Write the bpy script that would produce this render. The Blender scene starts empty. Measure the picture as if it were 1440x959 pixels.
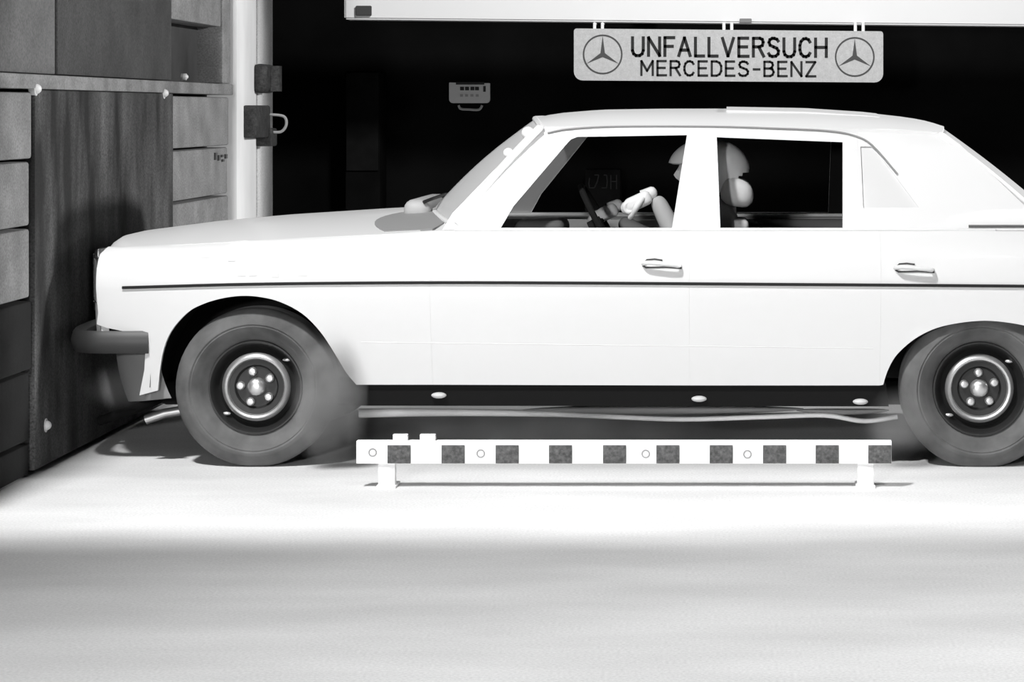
import bpy, bmesh, math, random
from mathutils import Vector, Matrix
from mathutils.geometry import tessellate_polygon
random.seed(4)
PI = math.pi
SC = bpy.context.scene
COL = SC.collection

# ------------------------------------------------------------------ camera
F = 3650.0                    # focal length in pixels of the 1440 px wide frame
VX, VY = 1031.0, 155.0        # principal point (the print is a crop: camera stands right of centre, level)
CAMX, CAMY, CAMZ = 0.852, -10.0, 1.3836
cam = bpy.data.cameras.new('camera')
cam.sensor_fit = 'HORIZONTAL'; cam.sensor_width = 36.0
cam.lens = F * 36.0 / 1440.0
cam.shift_x = (720.0 - VX) / 1440.0
cam.shift_y = (VY - 479.5) / 1440.0
camo = bpy.data.objects.new('camera', cam); COL.objects.link(camo)
camo.location = (CAMX, CAMY, CAMZ); camo.rotation_euler = (PI/2, 0, 0)
SC.camera = camo

# ------------------------------------------------------------------ world, lights, exposure
w = bpy.data.worlds.new('world'); SC.world = w; w.use_nodes = True
w.node_tree.nodes['Background'].inputs[0].default_value = (1, 1, 1, 1)
w.node_tree.nodes['Background'].inputs[1].default_value = 0.006
SC.view_settings.view_transform = 'Standard'; SC.view_settings.look = 'None'
SC.view_settings.exposure = 0.0; SC.view_settings.gamma = 1.0
SC.view_settings.use_curve_mapping = False

def spot(name, loc, aim, power, angle, blend, sx=1.0, radius=0.25):
    l = bpy.data.lights.new(name, 'SPOT'); l.energy = power
    l.spot_size = math.radians(angle); l.spot_blend = blend; l.shadow_soft_size = radius
    o = bpy.data.objects.new(name, l); COL.objects.link(o); o.location = loc
    d = Vector(aim) - Vector(loc)
    o.rotation_euler = d.to_track_quat('-Z', 'Y').to_euler()
    o.scale = (sx, 1, 1)
    return o
# wide flat-beam flood above the camera side: its near edge ends on the lane in front of the car
spot('lane_floodlight', (-2.0, -4.6, 7.0), (-2.0, 2.16, 0.0), 3200, 44.0, 0.20, 4.2, 0.30)
# low flood beside the camera, shining level at the car
spot('camera_floodlight', (-1.7, -11.5, 1.9), (0.6, 0.5, 1.0), 2200, 36, 0.25, 1.7, 0.25)
# flood behind the tail of the car, shining along the lane at the barrier
spot('tail_floodlight', (11.0, 1.0, 3.5), (-1.8, 1.9, 1.3), 6400, 24, 0.25, 1.0, 0.25)
# hall lamp over the near floor, and an unseen spot added to brighten the beam and the sign
spot('floor_lamp', (2.8, -6.2, 6.5), (2.1, -3.9, 0.0), 2200, 58, 0.8, 1.3, 0.5)
spot('beam_fill', (1.2, 2.8, 4.6), (1.2, 8.0, 1.95), 1350, 34, 0.4, 3.0, 0.3)

# ------------------------------------------------------------------ pixel helpers (real depths)
def at(px, py, d):
    return Vector((CAMX + (px - VX) * d / F, CAMY + d, CAMZ - (py - VY) * d / F))

# ------------------------------------------------------------------ materials
MATS = {}
def mat(name, v, rough=0.5, metal=0.0, coat=0.0, spec=0.5):
    if name in MATS: return MATS[name]
    m = bpy.data.materials.new(name); m.use_nodes = True
    b = m.node_tree.nodes['Principled BSDF']
    b.inputs['Base Color'].default_value = (v, v, v, 1)
    b.inputs['Roughness'].default_value = rough; b.inputs['Metallic'].default_value = metal
    b.inputs['Coat Weight'].default_value = coat; b.inputs['Specular IOR Level'].default_value = spec
    MATS[name] = m; return m

def noise_mat(name, lo, hi, scale=(1, 1, 1), nscale=4.0, detail=6.0, rough=0.8, bump=0.0, p0=0.3, p1=0.7, grain=0.0, spec=0.3):
    m = bpy.data.materials.new(name); m.use_nodes = True
    nt = m.node_tree; b = nt.nodes['Principled BSDF']; L = nt.links
    tc = nt.nodes.new('ShaderNodeTexCoord'); mp = nt.nodes.new('ShaderNodeMapping')
    mp.inputs['Scale'].default_value = scale
    L.new(tc.outputs['Object'], mp.inputs['Vector'])
    n = nt.nodes.new('ShaderNodeTexNoise'); n.inputs['Scale'].default_value = nscale; n.inputs['Detail'].default_value = detail
    L.new(mp.outputs[0], n.inputs['Vector'])
    r = nt.nodes.new('ShaderNodeValToRGB')
    r.color_ramp.elements[0].position = p0; r.color_ramp.elements[0].color = (lo, lo, lo, 1)
    r.color_ramp.elements[1].position = p1; r.color_ramp.elements[1].color = (hi, hi, hi, 1)
    L.new(n.outputs['Fac'], r.inputs[0])
    out = r.outputs[0]
    if grain:
        g = nt.nodes.new('ShaderNodeTexNoise'); g.inputs['Scale'].default_value = 110; g.inputs['Detail'].default_value = 2
        L.new(tc.outputs['Object'], g.inputs['Vector'])
        mr = nt.nodes.new('ShaderNodeMapRange')
        mr.inputs[1].default_value = 0.3; mr.inputs[2].default_value = 0.7
        mr.inputs[3].default_value = 1 - grain; mr.inputs[4].default_value = 1 + grain
        L.new(g.outputs['Fac'], mr.inputs[0])
        mx = nt.nodes.new('ShaderNodeMix'); mx.data_type = 'RGBA'; mx.blend_type = 'MULTIPLY'; mx.inputs[0].default_value = 1
        L.new(out, mx.inputs[6]); L.new(mr.outputs[0], mx.inputs[7]); out = mx.outputs[2]
    L.new(out, b.inputs['Base Color'])
    b.inputs['Roughness'].default_value = rough; b.inputs['Specular IOR Level'].default_value = spec
    if bump:
        bp = nt.nodes.new('ShaderNodeBump'); bp.inputs['Strength'].default_value = bump; bp.inputs['Distance'].default_value = 0.01
        L.new(n.outputs['Fac'], bp.inputs['Height']); L.new(bp.outputs[0], b.inputs['Normal'])
    MATS[name] = m; return m

def glass_mat(name, dusty=0.0, tint=0.9, gloss=0.008):
    m = bpy.data.materials.new(name); m.use_nodes = True
    nt = m.node_tree; nt.nodes.clear(); L = nt.links
    o = nt.nodes.new('ShaderNodeOutputMaterial')
    t = nt.nodes.new('ShaderNodeBsdfTransparent'); t.inputs[0].default_value = (tint, tint, tint, 1)
    g = nt.nodes.new('ShaderNodeBsdfGlossy'); g.inputs['Roughness'].default_value = 0.03
    mx = nt.nodes.new('ShaderNodeMixShader'); mx.inputs[0].default_value = gloss
    L.new(t.outputs[0], mx.inputs[1]); L.new(g.outputs[0], mx.inputs[2])
    out = mx.outputs[0]
    if dusty:
        d = nt.nodes.new('ShaderNodeBsdfDiffuse'); d.inputs[0].default_value = (0.75, 0.75, 0.75, 1)
        m2 = nt.nodes.new('ShaderNodeMixShader'); m2.inputs[0].default_value = dusty
        L.new(out, m2.inputs[1]); L.new(d.outputs[0], m2.inputs[2]); out = m2.outputs[0]
    L.new(out, o.inputs[0]); MATS[name] = m; return m

PAINT = mat('white_car_paint', 0.67, 0.45, coat=0.1)
TRIM = mat('grey_interior_trim', 0.80, 0.8)
DTRIM = mat('dark_interior', 0.012, 0.9, spec=0.1)
BLACK = mat('black_rubber', 0.012, 0.7, spec=0.25)
UNDER = mat('black_underseal', 0.008, 0.9, spec=0.15)
GREYRUB = mat('grey_rubber_bumper', 0.03, 0.5)
CHROME = mat('chrome', 0.65, 0.22, 1.0)
SILVER = mat('silver_steel', 0.62, 0.38, 0.85)
DSTEEL = mat('dark_steel', 0.02, 0.5, 0.3)
TYRE = noise_mat('dusty_tyre_rubber', 0.075, 0.145, nscale=9, rough=0.9)
WHITE = mat('white_matt_paint', 0.82, 0.7)
SIGNM = noise_mat('grey_sign_paint', 0.47, 0.56, nscale=30, rough=0.7, grain=0.08)
INK = mat('black_sign_paint', 0.035, 0.8, spec=0.1)
GLASS = glass_mat('clear_glass', 0.0, 0.95, 0.0)
DGLASS = glass_mat('dusty_windscreen_glass', 0.42, 0.9)
PALEGLASS = mat('pale_covered_pane', 0.60, 0.5)
LENS = mat('headlamp_lens', 0.5, 0.1)
TAIL = mat('tail_lamp_lens', 0.12, 0.2)
SKIN = mat('pale_dummy_skin', 0.80, 0.6)
CLOTH = noise_mat('grey_overall_cloth', 0.34, 0.44, nscale=20, rough=0.95)
HELM = mat('white_helmet', 0.82, 0.5)
HREST = mat('pale_headrest', 0.62, 0.8)
CONC = noise_mat('concrete_block', 0.16, 0.25, nscale=5, rough=0.9, bump=0.25, grain=0.25)
CONCD = noise_mat('shade_dark_concrete_block', 0.003, 0.012, nscale=4, rough=0.9, bump=0.25, grain=0.3)  # lower courses: the missing light is put into the block colour
CORE = noise_mat('barrier_core', 0.03, 0.06, nscale=3, rough=0.95)
PLATE = noise_mat('stained_plate', 0.010, 0.090, scale=(1, 1.6, 0.5), nscale=2.4, detail=9, rough=0.75, p0=0.38, p1=0.66, grain=0.5)
PLATE2 = noise_mat('dark_plywood', 0.032, 0.072, scale=(1, 1, 0.8), nscale=2.5, detail=6, rough=0.8, grain=0.3)
PLATE3 = noise_mat('pale_plywood', 0.10, 0.16, nscale=3, detail=6, rough=0.8, grain=0.25)
LEDGE = noise_mat('ledge_steel', 0.15, 0.26, nscale=6, rough=0.7, grain=0.25)
POSTW = noise_mat('white_post_paint', 0.60, 0.78, scale=(1, 1, 0.4), nscale=3, rough=0.7)
POSTG = noise_mat('grey_post_paint', 0.55, 0.72, scale=(1, 1, 0.5), nscale=5, rough=0.8, grain=0.15)
WALLM = noise_mat('black_hall_wall', 0.004, 0.008, nscale=1.5, rough=0.95, spec=0.0)
LOCKER = noise_mat('dark_grey_locker', 0.010, 0.022, nscale=3, rough=0.9, spec=0.0)
CABM = noise_mat('black_cabinet', 0.006, 0.010, nscale=3, rough=0.9, spec=0.0)
FAINT = mat('faint_grey_print', 0.05, 0.9, spec=0.0)
FAINTW = mat('pale_grey_print', 0.56, 0.6)
CHECKK = noise_mat('check_black_paint', 0.06, 0.11, nscale=60, rough=0.8, grain=0.3)

def floor_mat():
    m = noise_mat('concrete_floor', 0.62, 0.80, scale=(0.8, 2.0, 1), nscale=1.3, detail=8, rough=0.8, p0=0.25, p1=0.75, grain=0.10)
    return m
FLOOR = floor_mat()

# ------------------------------------------------------------------ mesh helpers
def tag(o, label=None, cat=None, group=None, kind=None):
    if label: o['label'] = label
    if cat: o['category'] = cat
    if group: o['group'] = group
    if kind: o['kind'] = kind
    return o
def empty(name, loc, label=None, cat=None):
    o = bpy.data.objects.new(name, None); COL.objects.link(o); o.location = loc
    o.empty_display_size = 0.1
    return tag(o, label, cat)
def link(name, me, parent=None, label=None):
    o = bpy.data.objects.new(name, me); COL.objects.link(o)
    if parent is not None:
        o.parent = parent
        o.matrix_parent_inverse = parent_world(parent).inverted()
    if label: o['label'] = label
    return o
def parent_world(p):
    m = p.matrix_basis.copy()
    if p.parent is not None: m = parent_world(p.parent) @ p.matrix_parent_inverse @ m
    return m
def fin(name, bm, m, parent=None, label=None, angle=38, m2=None, recalc=True):
    if recalc: bmesh.ops.recalc_face_normals(bm, faces=bm.faces[:])
    for f in bm.faces: f.smooth = True
    me = bpy.data.meshes.new(name); bm.to_mesh(me); bm.free()
    me.set_sharp_from_angle(angle=math.radians(angle))
    me.materials.append(m)
    if m2: me.materials.append(m2)
    return link(name, me, parent, label)

def a_box(bm, lo, hi, bev=0.0, seg=2, M=None):
    b = bmesh.new()
    bmesh.ops.create_cube(b, size=1.0)
    lo, hi = Vector(lo), Vector(hi)
    for v in b.verts:
        v.co = Vector((lo[i] + (v.co[i] + 0.5) * (hi[i] - lo[i]) for i in range(3)))
    if bev: bmesh.ops.bevel(b, geom=b.edges[:], offset=bev, segments=seg, profile=0.5, affect='EDGES')
    if M is not None: bmesh.ops.transform(b, matrix=M, verts=b.verts[:])
    merge(bm, b)
def merge(bm, b):
    me = bpy.data.meshes.new('tmp'); b.to_mesh(me); b.free(); bm.from_mesh(me); bpy.data.meshes.remove(me)
def box(name, lo, hi, m, parent=None, bev=0.0, label=None, seg=2):
    bm = bmesh.new(); a_box(bm, lo, hi, bev, seg); return fin(name, bm, m, parent, label)

def a_tube(bm, pts, rad, seg=8, cap=True):
    pts = [Vector(p) for p in pts]; n = len(pts)
    rads = rad if isinstance(rad, (list, tuple)) else [rad] * n
    rings = []; up = None
    for i, p in enumerate(pts):
        t = (pts[min(i + 1, n - 1)] - pts[max(i - 1, 0)]).normalized()
        if up is None: up = Vector((0, 0, 1)) if abs(t.z) < 0.9 else Vector((1, 0, 0))
        s = t.cross(up)
        if s.length < 1e-4: s = t.cross(Vector((0, 1, 0)))
        s.normalize(); up = s.cross(t).normalized()
        rings.append([bm.verts.new(p + (s * math.cos(a) + up * math.sin(a)) * rads[i])
                      for a in (2 * PI * k / seg for k in range(seg))])
    for a, b in zip(rings, rings[1:]):
        for k in range(seg):
            bm.faces.new((a[k], a[(k + 1) % seg], b[(k + 1) % seg], b[k]))
    if cap:
        bm.faces.new(rings[0][::-1]); bm.faces.new(rings[-1])
def tube(name, pts, rad, m, parent=None, seg=8, label=None):
    bm = bmesh.new(); a_tube(bm, pts, rad, seg); return fin(name, bm, m, parent, label, 50)
def smooth_path(pts, n=6):
    pts = [Vector(p) for p in pts]; out = []
    for i in range(len(pts) - 1):
        p0, p1, p2, p3 = pts[max(i-1, 0)], pts[i], pts[i+1], pts[min(i+2, len(pts)-1)]
        for k in range(n):
            t = k / n
            out.append(0.5*((2*p1)+(p2-p0)*t+(2*p0-5*p1+4*p2-p3)*t*t+(3*p1-p0-3*p2+p3)*t**3))
    out.append(pts[-1]); return out

def lathe_y(bm, prof, c, seg=48, sgn=1):
    """profile (radius, y offset) turned round the Y axis through c"""
    rings = []
    for r, y in prof:
        if r < 1e-5: rings.append([bm.verts.new((c[0], c[1] + sgn*y, c[2]))]); continue
        rings.append([bm.verts.new((c[0] + r*math.cos(2*PI*k/seg), c[1] + sgn*y, c[2] + r*math.sin(2*PI*k/seg))) for k in range(seg)])
    for a, b in zip(rings, rings[1:]):
        for k in range(seg):
            k2 = (k+1) % seg
            if len(a) == 1 and len(b) == 1: continue
            if len(a) == 1: bm.faces.new((a[0], b[k], b[k2]))
            elif len(b) == 1: bm.faces.new((a[k], a[k2], b[0]))
            else: bm.faces.new((a[k], a[k2], b[k2], b[k]))
def grid_mesh(name, fn, us, vs, m, parent, th=None, m2=None, label=None):
    """surface fn(u,v); th = thickness vector"""
    bm = bmesh.new()
    V = [[bm.verts.new(fn(u, v)) for v in vs] for u in us]
    nu, nv = len(us), len(vs)
    for i in range(nu-1):
        for j in range(nv-1):
            bm.faces.new((V[i][j], V[i+1][j], V[i+1][j+1], V[i][j+1]))
    if th is not None: thicken(bm, Vector(th))
    return fin(name, bm, m, parent, label, 40, m2)
def thicken(bm, t):
    faces = bm.faces[:]; be = [e for e in bm.edges if len(e.link_faces) == 1]
    mp = {}
    for v in bm.verts[:]: mp[v] = bm.verts.new(v.co + t)
    for f in faces:
        nf = bm.faces.new([mp[v] for v in reversed(f.verts)]); nf.material_index = 1
    for e in be:
        a, b = e.verts
        f = e.link_faces[0]
        vs = list(f.verts); i = vs.index(a)
        if vs[(i+1) % len(vs)] is not b: a, b = b, a
        bm.faces.new((b, a, mp[a], mp[b]))
def lin(a, b, n): return [a + (b-a)*i/(n-1) for i in range(n)]
def interp(x, pts):
    if x <= pts[0][0]: return pts[0][1]
    for (a, b), (c, d) in zip(pts, pts[1:]):
        if x <= c: return b + (d-b)*(x-a)/(c-a)
    return pts[-1][1]
# ------------------------------------------------------------------ setting
bm = bmesh.new(); a_box(bm, (-9, -13, -0.2), (14, 10.6, 0.0))
tag(fin('floor', bm, FLOOR), 'pale concrete floor of the test hall', None, None, 'structure')
bm = bmesh.new(); a_box(bm, (-9, 10.0, 0.0), (14, 10.3, 6.0))
tag(fin('wall_back', bm, WALLM), 'black rear wall of the dark hall', None, None, 'structure')

DB = 18.0
def sheared_box(name, px0, px1, yt0, yt1, yb0, yb1, d, th, m, parent=None, bev=0.0):
    """board whose corners lie at the given frame points, at depth d, th metres thick"""
    c = [at(px0, yb0, d), at(px1, yb1, d), at(px1, yt1, d), at(px0, yt0, d)]
    bm = bmesh.new()
    f = [bm.verts.new(p) for p in c]; k = [bm.verts.new(p + Vector((0, th, 0))) for p in c]
    bm.faces.new(f); bm.faces.new(k[::-1])
    for i in range(4): bm.faces.new((f[i], f[(i+1) % 4], k[(i+1) % 4], k[i]))
    if bev: bmesh.ops.bevel(bm, geom=bm.edges[:], offset=bev, segments=2, affect='EDGES')
    return fin(name, bm, m, parent)
beam = sheared_box('trim_1', 484, 1700, -60, -50, 27, 39, DB, 0.25, WHITE, None, 0.012)
tag(beam, 'white overhead beam across the top of the dark opening', None, None, 'structure')
sheared_box('lamp_socket', 500, 522, 8, 8, 22, 22, DB-0.03, 0.03, mat('socket_dark', 0.05, 0.8), beam, 0.004)
for bx_ in (0.2, 3.0): box('wall_bracket', (bx_, 8.24, 2.2), (bx_+0.12, 10.0, 2.32), WALLM, beam)
sheared_box('clip', 1040, 1057, 26, 26, 32, 32, DB-0.03, 0.03, mat('clip_grey', 0.22, 0.8), beam, 0.003)

# ------------------------------------------------------------------ crash barrier (left)
FX = -1.80
barrier = empty('crash_barrier', (-3.0, 1.0, 0), 'massive concrete block barrier with stained dark face plate at the left', 'barrier')
def fy(px): return CAMY + (FX - CAMX) * F / (px - VX)
Z = [0.0, 0.13, 0.40, 0.67, 0.942, 1.195, 1.457]
box('core', (-4.6, -1.70, 0.0), (-1.93, 3.72, 2.59), CORE, barrier)
for k in range(6):
    zs = (Z[k]+0.006, Z[k+1]-0.006)
    off = 0.35 if k % 2 else 0.0
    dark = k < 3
    for (y0, y1) in ((-1.75, -0.95-off), (-0.94-off, fy(45)-0.008)):
        j = random.uniform(-0.006, 0.006)
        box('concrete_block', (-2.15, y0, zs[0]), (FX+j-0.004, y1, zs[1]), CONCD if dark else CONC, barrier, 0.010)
    if k >= 1:
        j = random.uniform(-0.005, 0.005)
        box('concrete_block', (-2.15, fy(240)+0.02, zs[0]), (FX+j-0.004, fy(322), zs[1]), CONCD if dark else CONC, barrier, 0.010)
box('face_plate', (-1.95, fy(45), 0.02), (FX+0.012, fy(240), 1.462), PLATE, barrier, 0.006, 'dark stained face plate')
box('ledge_beam', (-2.1, -1.75, 1.464), (FX+0.016, fy(324), 1.520), LEDGE, barrier, 0.006)
box('upper_panel', (-1.96, -1.75, 1.524), (FX-0.004, fy(79), 2.6), PLATE3, barrier, 0.005)
box('upper_panel', (-1.96, fy(80), 1.524), (FX+0.004, fy(240), 2.6), PLATE2, barrier, 0.005)
box('concrete_block', (-2.15, fy(243), 1.815), (FX-0.004, fy(312), 2.05), CONC, barrier, 0.010)
box('concrete_block', (-2.15, fy(243), 2.062), (FX-0.004, fy(312), 2.6), CONC, barrier, 0.010)
box('edge_strip', (-2.1, fy(312.5), 1.524), (FX+0.002, fy(324), 2.6), LEDGE, barrier, 0.006)
def bolt(px, py, r=0.018):
    y = fy(px); d = y - CAMY; z = CAMZ - (py - VY) * d / F
    bm = bmesh.new(); bmesh.ops.create_uvsphere(bm, u_segments=14, v_segments=10, radius=1)
    for v in bm.verts: v.co = Vector((FX+0.010+v.co.x*r*1.2, y+v.co.y*r, z+v.co.z*r))
    a_tube(bm, [(FX-0.01, y, z), (FX+0.014, y, z)], r*1.35, 12)
    fin('anchor_bolt', bm, mat('bolt_pale', 0.6, 0.5), barrier, None, 30)
for p in ((46, 125), (227, 131), (60, 598), (258, 108)): bolt(*p, r=0.02 if p[0] != 258 else 0.012)
# dark stencil marks on one block (not legible in the photograph)
for i, (dy, dz, h) in enumerate(((0.0, 0.008, 0.036), (0.085, 0.0, 0.028), (0.17, 0.010, 0.012), (0.19, -0.014, 0.012), (0.27, 0.008, 0.022))):
    y = fy(303) + dy; z = CAMZ - (222 - VY) * (y - CAMY) / F + dz
    box('stencil_mark', (FX-0.010, y, z-h/2), (FX+0.002, y+0.042, z+h/2), mat('stencil_ink', 0.09, 0.9), barrier)

# white gate post at the far end of the barrier, with dark clamps
gate = empty('gate_post', (-2.0, 4.2, 0), 'tall white and grey gate post with dark clamps, at the far end of the barrier', 'post')
box('post_shaft', (-2.25, fy(327), 0), (FX+0.03, fy(354), 3.0), POSTW, gate, 0.03)
box('base_plate', (-2.35, fy(326), 0), (FX+0.10, fy(380), 0.03), POSTG, gate, 0.005)
box('rear_shaft', (-2.2, fy(357.5), 0.03), (FX+0.02, fy(379), 3.0), POSTG, gate, 0.012)
cl = noise_mat('dark_clamp_iron', 0.012, 0.04, nscale=25, rough=0.8, grain=0.4)
bm = bmesh.new(); z0, z1 = 1.478, 1.638
a_box(bm, (-1.785, 4.20, z0), (-1.70, 4.52, z1), 0.035, 3)
a_tube(bm, [(-1.695, 4.36, z0+0.01), (-1.695, 4.36, z1-0.01)], 0.05, 12)
fin('clamp', bm, cl, gate, 'upper dark rounded clamp')
bm = bmesh.new(); z0, z1 = 1.235, 1.41
a_box(bm, (-1.775, 3.90, z0), (-1.70, 4.32, z1), 0.012)
a_box(bm, (-1.775, 4.26, z0-0.05), (-1.68, 4.42, z0+0.05), 0.012)
cp2 = fin('clamp', bm, cl, gate, 'lower dark bracket with hook')
bm = bmesh.new(); x = -1.68
a_tube(bm, smooth_path([(x-0.03, 4.3, z1-0.05), (x+0.055, 4.3, z1-0.06), (x+0.07, 4.3, z0+0.07), (x+0.04, 4.3, z0+0.03), (x-0.03, 4.3, z0+0.03)]), 0.008, 8)
fin('hook', bm, mat('hook_grey', 0.22, 0.5), cp2)

# ------------------------------------------------------------------ sign under the beam
def rounded_board(name, px0, px1, y0l, y0r, y1l, y1r, d, th, m, parent, r=0.06, rt=0.02):
    TL, TR, BR, BL = at(px0, y0l, d), at(px1, y0r, d), at(px1, y1r, d), at(px0, y1l, d)
    pts = []
    for (P, A, B, rr) in ((TL, BL, TR, rt), (TR, TL, BR, rt), (BR, TR, BL, r), (BL, BR, TL, r)):
        u = (A-P).normalized(); v = (B-P).normalized()
        for k in range(6):
            t = k/5 * PI/2
            pts.append(P + u*rr*(1-math.sin(t)) + v*rr*(1-math.cos(t)))
    bm = bmesh.new()
    f = [bm.verts.new(p) for p in pts]; k = [bm.verts.new(p+Vector((0, th, 0))) for p in pts]
    bm.faces.new(f); bm.faces.new(k[::-1]); n = len(f)
    for i in range(n): bm.faces.new((f[i], f[(i+1) % n], k[(i+1) % n], k[i]))
    return fin(name, bm, m, parent)
DS = 17.9
sign = empty('hanging_sign', at(1025, 115, DS), 'long pale sign with dark lettering and two star emblems, hung below the beam', 'sign')
rounded_board('board', 807, 1242, 40, 44, 113, 116, DS, 0.03, SIGNM, sign)
GLYPH = {  # stroke letters on a 1 x 1 cell: (advance width, polylines)
 'U': (.74, [[(0, 1), (0, .28), (.06, .10), (.20, 0), (.40, 0), (.54, .10), (.60, .28), (.60, 1)]]),
 'N': (.76, [[(0, 0), (0, 1)], [(0, 1), (.62, 0)], [(.62, 0), (.62, 1)]]),
 'F': (.62, [[(0, 0), (0, 1), (.52, 1)], [(0, .52), (.44, .52)]]),
 'A': (.78, [[(0, 0), (.32, 1), (.64, 0)], [(.10, .32), (.54, .32)]]),
 'L': (.60, [[(0, 1), (0, 0), (.48, 0)]]),
 'V': (.76, [[(0, 1), (.31, 0), (.62, 1)]]),
 'E': (.66, [[(.52, 1), (0, 1), (0, 0), (.54, 0)], [(0, .52), (.46, .52)]]),
 'R': (.70, [[(0, 0), (0, 1), (.36, 1), (.50, .94), (.55, .78), (.50, .60), (.36, .53), (0, .53)], [(.30, .53), (.58, 0)]]),
 'S': (.70, [[(.54, .84), (.46, .95), (.32, 1), (.20, 1), (.07, .93), (.02, .78), (.08, .62), (.28, .53), (.46, .45), (.55, .31), (.53, .14), (.40, .02), (.20, 0), (.07, .05), (0, .17)]]),
 'C': (.72, [[(.56, .80), (.48, .94), (.34, 1), (.20, .98), (.06, .84), (0, .62), (0, .38), (.06, .16), (.20, .02), (.34, 0), (.48, .06), (.56, .20)]]),
 'H': (.74, [[(0, 0), (0, 1)], [(.60, 0), (.60, 1)], [(0, .52), (.60, .52)]]),
 'M': (.84, [[(0, 0), (0, 1), (.35, .30), (.70, 1), (.70, 0)]]),
 'D': (.72, [[(0, 0), (0, 1), (.30, 1), (.48, .90), (.58, .68), (.58, .32), (.48, .10), (.30, 0), (0, 0)]]),
 'B': (.70, [[(0, 0), (0, 1), (.34, 1), (.48, .93), (.52, .77), (.46, .60), (.34, .53), (0, .53)], [(.34, .53), (.50, .46), (.57, .27), (.50, .08), (.36, 0), (0, 0)]]),
 'Z': (.68, [[(0, 1), (.56, 1), (0, 0), (.58, 0)]]),
 '-': (.56, [[(.04, .46), (.42, .46)]]),
}
def sign_line(body, px0, px1, py_t, py_b, d, stroke_px, m, parent):
    """letters as flat strokes on the board, each letter its own part"""
    total = sum((GLYPH[c][0]-0.14)*0.80+0.235 for c in body) - 0.235
    k = (px1-px0)/total; x = px0; h = py_b-py_t
    for c in body:
        adv, lines = GLYPH[c]; bm = bmesh.new()
        sl = (x-1025)*0.0069
        for ln in lines:
            pts = [at(x+u*0.80*k, py_b+sl-v*h, d) for u, v in ln]
            hw = stroke_px*d/F/2
            for p, q in zip(pts, pts[1:]):
                t = (q-p).normalized(); n_ = Vector((-t.z, 0, t.x))*hw; e = t*hw*0.7
                vs = [p-e-n_, q+e-n_, q+e+n_, p-e+n_]
                f = [bm.verts.new(v) for v in vs]; b = [bm.verts.new(v+Vector((0, 0.004, 0))) for v in vs]
                bm.faces.new(f); bm.faces.new(b[::-1])
                for i in range(4): bm.faces.new((f[i], f[(i+1) % 4], b[(i+1) % 4], b[i]))
        fin('letter', bm, m, parent); x += ((adv-0.14)*0.80+0.235)*k
sign_line('UNFALLVERSUCH', 889.5, 1162, 53.5, 79, DS-0.003, 4.3, INK, sign)
sign_line('MERCEDES-BENZ', 902, 1146, 86.5, 106.5, DS-0.003, 3.2, INK, sign)
def emblem(pxc, pyc, rpx):
    c = at(pxc, pyc, DS-0.003); R = rpx*DS/F
    bm = bmesh.new()
    n = 48
    for i in range(n):
        a0, a1 = 2*PI*i/n, 2*PI*(i+1)/n
        q = [bm.verts.new(c+Vector((math.cos(a)*r, 0, math.sin(a)*r))) for a, r in ((a0, R), (a1, R), (a1, R*0.92), (a0, R*0.92))]
        bm.faces.new(q)
    for k in range(3):
        a = PI/2 + k*2*PI/3
        pts = [(R*0.93, a), (R*0.13, a-PI/3), (0, 0), (R*0.13, a+PI/3)]
        bm.faces.new([bm.verts.new(c+Vector((math.cos(t)*r, 0, math.sin(t)*r))) for r, t in pts])
    bmesh.ops.remove_doubles(bm, verts=bm.verts[:], dist=1e-5)
    r = bmesh.ops.extrude_face_region(bm, geom=bm.faces[:])
    bmesh.ops.translate(bm, vec=(0, 0.003, 0), verts=[g for g in r['geom'] if isinstance(g, bmesh.types.BMVert)])
    fin('star_emblem', bm, mat('emblem_grey', 0.07, 0.8), sign)
emblem(847.5, 76.5, 28); emblem(1202, 80, 28)
for px in (836, 847, 1018, 1029, 1203, 1214):
    p = at(px, 44, DS); q = at(px, 33, DS)
    tube('hook', [p+Vector((0, 0.02, 0)), q+Vector((0, 0.02, 0)), q+Vector((0, 0.12, 0.0))], 0.012, WHITE, sign, 6)

# notice plate on the dark wall
DN = 19.957
plate = empty('notice_plate', at(660, 145, DN), 'small pale notice plate with rounded lower corners on the dark rear wall', 'sign')
rounded_board('board', 631.5, 689, 116, 117, 145, 145, DN, 0.045, mat('notice_grey', 0.52, 0.7), plate, 0.03, 0.005)
def print_mark(px0, px1, y0, y1, m):
    a, b = at(px0, y1, DN-0.004), at(px1, y0, DN-0.004); box('print_mark', (a.x, a.y, a.z), (b.x, a.y+0.006, b.z), m, plate)
for px in (647, 654, 661.5, 668): print_mark(px, px+5.5, 122, 127, INK)
print_mark(679.5, 683, 121, 129, INK); print_mark(641, 681, 115.5, 119.0, INK)
for px in (647, 654, 661.5, 669): print_mark(px, px+4, 132.5, 136, mat('faded_print', 0.30, 0.8))
tube('wire_loop', smooth_path([at(645, 148, DN), at(648, 153, DN), at(660, 154, DN), at(672, 154.5, DN), at(676, 152, DN), at(678, 148, DN)]), 0.010, mat('wire_grey', 0.35, 0.6), plate, 6)
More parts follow.
